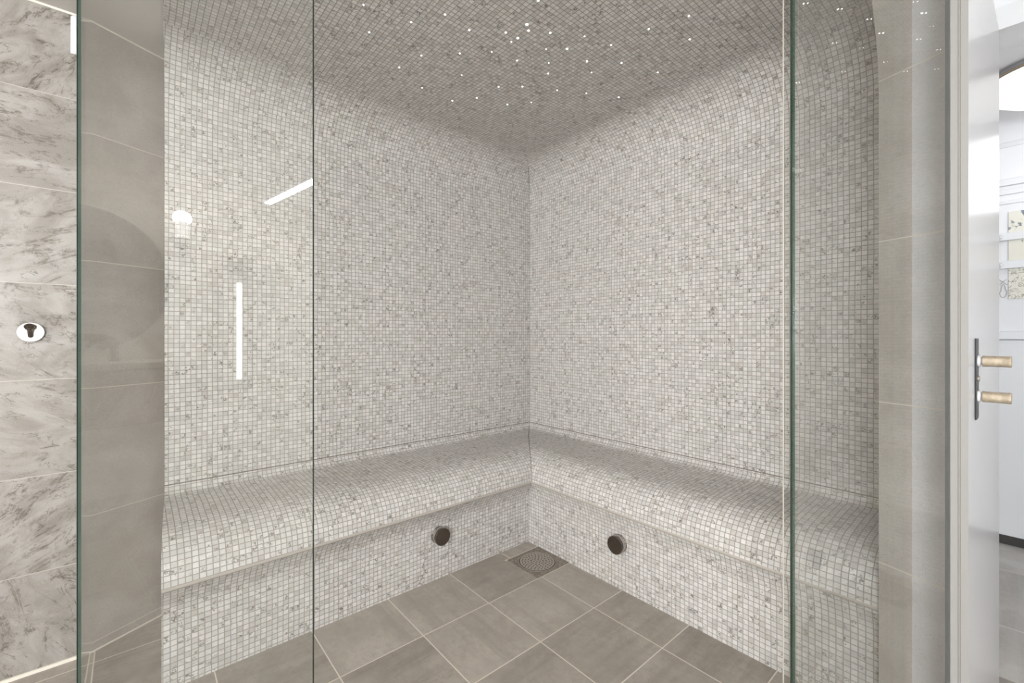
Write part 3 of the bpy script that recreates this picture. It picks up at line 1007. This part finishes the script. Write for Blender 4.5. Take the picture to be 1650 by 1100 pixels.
# round ceiling lamp of the hall
lp = (1.225*1.98, 1.98)
la, lb = AB(*lp)
lamp = empty('ceiling_lamp', W(la, lb, H_HALL), 'round white glowing ceiling lamp with a thin brass ring in the hall', 'lamp')
mb = MB(); mb.lathe(W(la, lb, H_HALL), (0, 0, -1), [(.20, 0), (.20, .018), (.203, .02)], 56); mb.build('drum', M['white'], lamp, smooth=True)
mb = MB(); mb.lathe(W(la, lb, H_HALL), (0, 0, -1), [(.2035, .016), (.207, .020), (.207, .026), (.2035, .029)], 56, caps=False); mb.build('ring', M['brass_plain'], lamp, smooth=True)
mb = MB(); mb.lathe(W(la, lb, H_HALL), (0, 0, -1), [(.203, .027), (.203, .065), (.19, .095), (.14, .125), (.08, .14), (0, .146)], 56); mb.build('diffuser', M['hall_lamp'], lamp, smooth=True)

# ------------------------------------------------------------------ bathroom behind the lens (seen in the glass)
A_V = -2.4
wb0, wb1 = -1.75, -.45
mb = MB()
mb.boxab(A_V-.12, A_V, wb1, B_MAR+.12, 0, H_BA); mb.boxab(A_V-.12, A_V, -2.0, wb0, 0, H_BA)
mb.boxab(A_V-.12, A_V, wb0, wb1, 0, .70); mb.boxab(A_V-.12, A_V, wb0, wb1, 2.0, H_BA)
struct(mb.build('wall_washbasin', M['plaster']), 'pale wall with the round mirror')
mb = MB()
wa0, wa1, wz0, wz1 = -2.2, -1.3, .70, 2.0
mb.boxab(A_V-.12, wa0, -2.02, -1.9, 0, H_BA); mb.boxab(wa1, A_DOOR+.12, -2.02, -1.9, 0, H_BA)
mb.boxab(wa0, wa1, -2.02, -1.9, 0, wz0); mb.boxab(wa0, wa1, -2.02, -1.9, wz1, H_BA)
struct(mb.build('wall_rear', M['plaster']), 'pale bathroom wall with the window')
win = bpy.data.objects.new('window_1', None); win.location = W((wa0+wa1)/2, -1.96, wz0); COL.objects.link(win); struct(win, 'white bathroom window with muntins')
mb = MB()
for a0, a1, z0, z1 in ((wa0, wa1, wz0, wz0+.05), (wa0, wa1, wz1-.05, wz1), (wa0, wa0+.05, wz0, wz1), (wa1-.05, wa1, wz0, wz1),
                       ((wa0+wa1)/2-.02, (wa0+wa1)/2+.02, wz0, wz1), (wa0, wa1, 1.14, 1.165), (wa0, wa1, 1.54, 1.565)):
    mb.boxab(a0, a1, -1.97, -1.92, z0, z1)
mb.build('window_frame', M['white'], win)
mb = MB(); mb.boxab(wa0, wa1, -2.015, -2.01, wz0, wz1); mb.build('window_pane', M['sky'], win)

wn2 = bpy.data.objects.new('fill_window', None); wn2.location = W(A_V-.06, (wb0+wb1)/2, .70); COL.objects.link(wn2); struct(wn2, 'white window added beside the washbasin to light the right mosaic wall')  # added window, there to throw light on the right mosaic wall
mb = MB()
for b0, b1, z0, z1 in ((wb0, wb1, .70, .75), (wb0, wb1, 1.95, 2.0), (wb0, wb0+.05, .7, 2.0), (wb1-.05, wb1, .7, 2.0), (wb0, wb1, 1.12, 1.145), (wb0, wb1, 1.54, 1.565), ((wb0+wb1)/2-.02, (wb0+wb1)/2+.02, .7, 2.0)):
    mb.boxab(A_V-.08, A_V-.03, b0, b1, z0, z1)
mb.build('window_frame', M['white'], wn2)
mb = MB(); mb.boxab(A_V-.115, A_V-.11, wb0, wb1, .70, 2.0); mb.build('window_pane', M['sky'], wn2)
L = bpy.data.lights.new('window_area_light', 'AREA'); L.shape = 'RECTANGLE'; L.size = wb1-wb0-.1; L.size_y = 1.2; L.energy = 242; L.color = (.94, .97, 1)  # area light of the added window, fill for the right wall
o = bpy.data.objects.new('window_area_light', L); o.location = W(A_V-.09, (wb0+wb1)/2, 1.35)
o.rotation_euler = Vector((AX[0], AX[1], -.02)).to_track_quat('-Z', 'Z').to_euler(); COL.objects.link(o)

van = empty('washbasin_cabinet', W(-2.1, 1.5, .55), 'wall-hung grey stone washbasin cabinet reflected in the left glass', 'cabinet')
mb = MB(); mb.boxab(A_V+.002, -1.925, .93, B_MAR-.01, .55, .895); mb.build('body', M['vanity'], van, bevel=.002)
for b0, b1 in ((.935, 1.49), (1.496, B_MAR-.015)):
    mb = MB(); mb.boxab(-1.925, -1.905, b0, b1, .555, .885); mb.build('drawer_front', M['vanity'], van, bevel=.002)
mb = MB(); mb.boxab(A_V+.002, -1.89, .91, B_MAR-.005, .897, .932); mb.build('worktop', M['counter'], van, bevel=.002)
mir = empty('round_mirror', W(A_V, 1.515, 1.47), 'large round mirror reflected in the left glass panel', 'mirror')
mc = W(A_V, 1.515, 1.47)
mb = MB(); mb.lathe(mc, (AX[0], AX[1], 0), [(.48, .004), (.485, .006), (.485, .020), (.48, .0215)], 72); mb.build('back', M['white'], mir, smooth=True)
mb = MB(); mb.lathe(mc, (AX[0], AX[1], 0), [(.478, .0217), (.478, .0225), (0, .0226)], 72); mb.build('mirror_glass', M['mirror'], mir)
wl = empty('wall_lamp', W(A_V, .985, 1.78), 'chrome wall lamp with a glowing opal cylinder beside the round mirror', 'lamp')
o = W(A_V, .985, 1.765)
mb = MB(); mb.lathe(o, (AX[0], AX[1], 0), [(.042, 0), (.042, .018), (.02, .022), (.02, .07)], 28); mb.build('bracket', M['bronze'], wl, smooth=True)
o2 = W(A_V+.085, .985, 1.735)
mb = MB(); mb.lathe(o2, (0, 0, 1), [(.0, 0), (.030, .003), (.040, .015), (.040, .07)], 28); mb.build('cup', M['bronze'], wl, smooth=True)
mb = MB(); mb.lathe(W(A_V+.085, .985, 1.805), (0, 0, 1), [(.038, 0), (.038, .115), (.034, .12), (0, .121)], 28); mb.build('lamp_shade', M['opal'], wl, smooth=True)
tp = empty('basin_tap', W(-2.25, 1.42, .932), 'dark bronze tap on the washbasin worktop', 'tap')
mb = MB(); mb.lathe(W(-2.25, 1.36, .932), (0, 0, 1), [(.03, 0), (.026, .01), (.024, .10), (.03, .105), (.03, .125), (0, .13)], 24); mb.build('body', M['bronze'], tp, smooth=True)
mb = MB(); mb.tube([W(-2.25, 1.36, 1.03), W(-2.16, 1.40, 1.06), W(-2.08, 1.43, 1.05), W(-2.06, 1.44, 1.02)], .016, 14); mb.build('spout', M['bronze'], tp, smooth=True)
mb = MB(); mb.tube([W(-2.25, 1.36, 1.06), W(-2.25, 1.42, 1.085), W(-2.25, 1.56, 1.09)], .022, 14); mb.build('lever', M['bronze'], tp, smooth=True)
tl = empty('tall_niche_light', W(A_V, .56, .7), 'upright light bar in a brown frame reflected right of the washbasin', 'light')
mb = MB()
for b0, b1, z0, z1 in ((.50, .53, .66, 1.72), (.72, .75, .66, 1.72), (.50, .75, .66, .70), (.50, .75, 1.68, 1.72)):
    mb.boxab(A_V, A_V+.05, b0, b1, z0, z1)
mb.build('frame', M['vanity'], tl)
mb = MB(); mb.boxab(A_V, A_V+.01, .53, .72, .70, 1.68); mb.build('back', M['plaster_grey'], tl)
mb = MB(); mb.boxab(A_V+.012, A_V+.035, .583, .607, .75, 1.52); mb.build('light_bar', M['led'], tl)

def linear(name, a0, a1, b, label, power):
    e = empty('linear_light', W((a0+a1)/2, b, H_BA), label, 'light')
    mb = MB(); mb.boxab(a0, a1, b-.016, b+.016, H_BA-.03, H_BA-.001); mb.build('housing', M['white'], e)
    mb = MB(); mb.boxab(a0+.005, a1-.005, b-.011, b+.011, H_BA-.034, H_BA-.030); mb.build('diffuser', M['led'], e)
    L = bpy.data.lights.new('linear_light_beam', 'AREA'); L.shape = 'RECTANGLE'; L.size = a1-a0; L.size_y = .05; L.energy = power; L.color = (1, .985, .965)
    o = bpy.data.objects.new('linear_light_beam', L); o.location = W((a0+a1)/2, b, H_BA-.04)
    o.rotation_euler = (0, 0, math.atan2(AX[1], AX[0])); COL.objects.link(o)
linear('l', -2.19, -.35, .455, 'slim linear ceiling light whose reflection slants across the left glass', 9)
linear('l', -2.1, .0, -.72, 'slim linear ceiling light added behind the lens to put a highlight on the marble', 20)  # unseen second light, added for the marble highlight

# daylight through the window
L = bpy.data.lights.new('window_area_light', 'AREA'); L.shape = 'RECTANGLE'; L.size = wa1-wa0-.1; L.size_y = wz1-wz0-.1; L.energy = 205; L.color = (.94, .97, 1)
o = bpy.data.objects.new('window_area_light', L); o.location = W((wa0+wa1)/2, -1.985, (wz0+wz1)/2)
o.rotation_euler = Vector((BX[0], BX[1], -.02)).to_track_quat('-Z', 'Z').to_euler(); COL.objects.link(o)
# opal wall lamp, hall lamp, and a bare fill light added in the hall
for loc, e, r, c in ((W(A_V+.085, .985, 1.95), 240, .05, (1, .965, .92)), (W(la, lb, H_HALL-.43), 4, .18, (1, .99, .97)), (W(2.75, -.9, 1.75), 6.5, .2, (1, .99, .98))):
    L = bpy.data.lights.new('lamp_fill_glow', 'POINT'); L.energy = e; L.shadow_soft_size = r; L.color = c
    o = bpy.data.objects.new('lamp_fill_glow', L); o.location = loc; COL.objects.link(o)

# ------------------------------------------------------------------ camera, world, view
cam = bpy.data.cameras.new('camera'); cam.sensor_fit = 'HORIZONTAL'; cam.sensor_width = 36.0
cam.lens = F_PX/1650*36.0
cam.shift_y = -(CY-550.0)/1650.0*-1.0
cam.clip_start = .02
co = bpy.data.objects.new('camera', cam); co.location = (0, 0, H_EYE); co.rotation_euler = (math.radians(90), 0, 0)
COL.objects.link(co); S.camera = co
w = bpy.data.worlds.new('world'); w.use_nodes = True; S.world = w
w.node_tree.nodes['Background'].inputs[0].default_value = (.9, .95, 1, 1)
w.node_tree.nodes['Background'].inputs[1].default_value = .3
S.view_settings.view_transform = 'Standard'; S.view_settings.look = 'None'; S.view_settings.gamma = 1; S.view_settings.use_curve_mapping = False
S.view_settings.exposure = -0.56
cy = S.cycles
cy.use_denoising = True; cy.max_bounces = 12; cy.diffuse_bounces = 6; cy.glossy_bounces = 6; cy.transparent_max_bounces = 24; cy.transmission_bounces = 8
cy.sample_clamp_indirect = 6.0; cy.caustics_reflective = False; cy.caustics_refractive = False
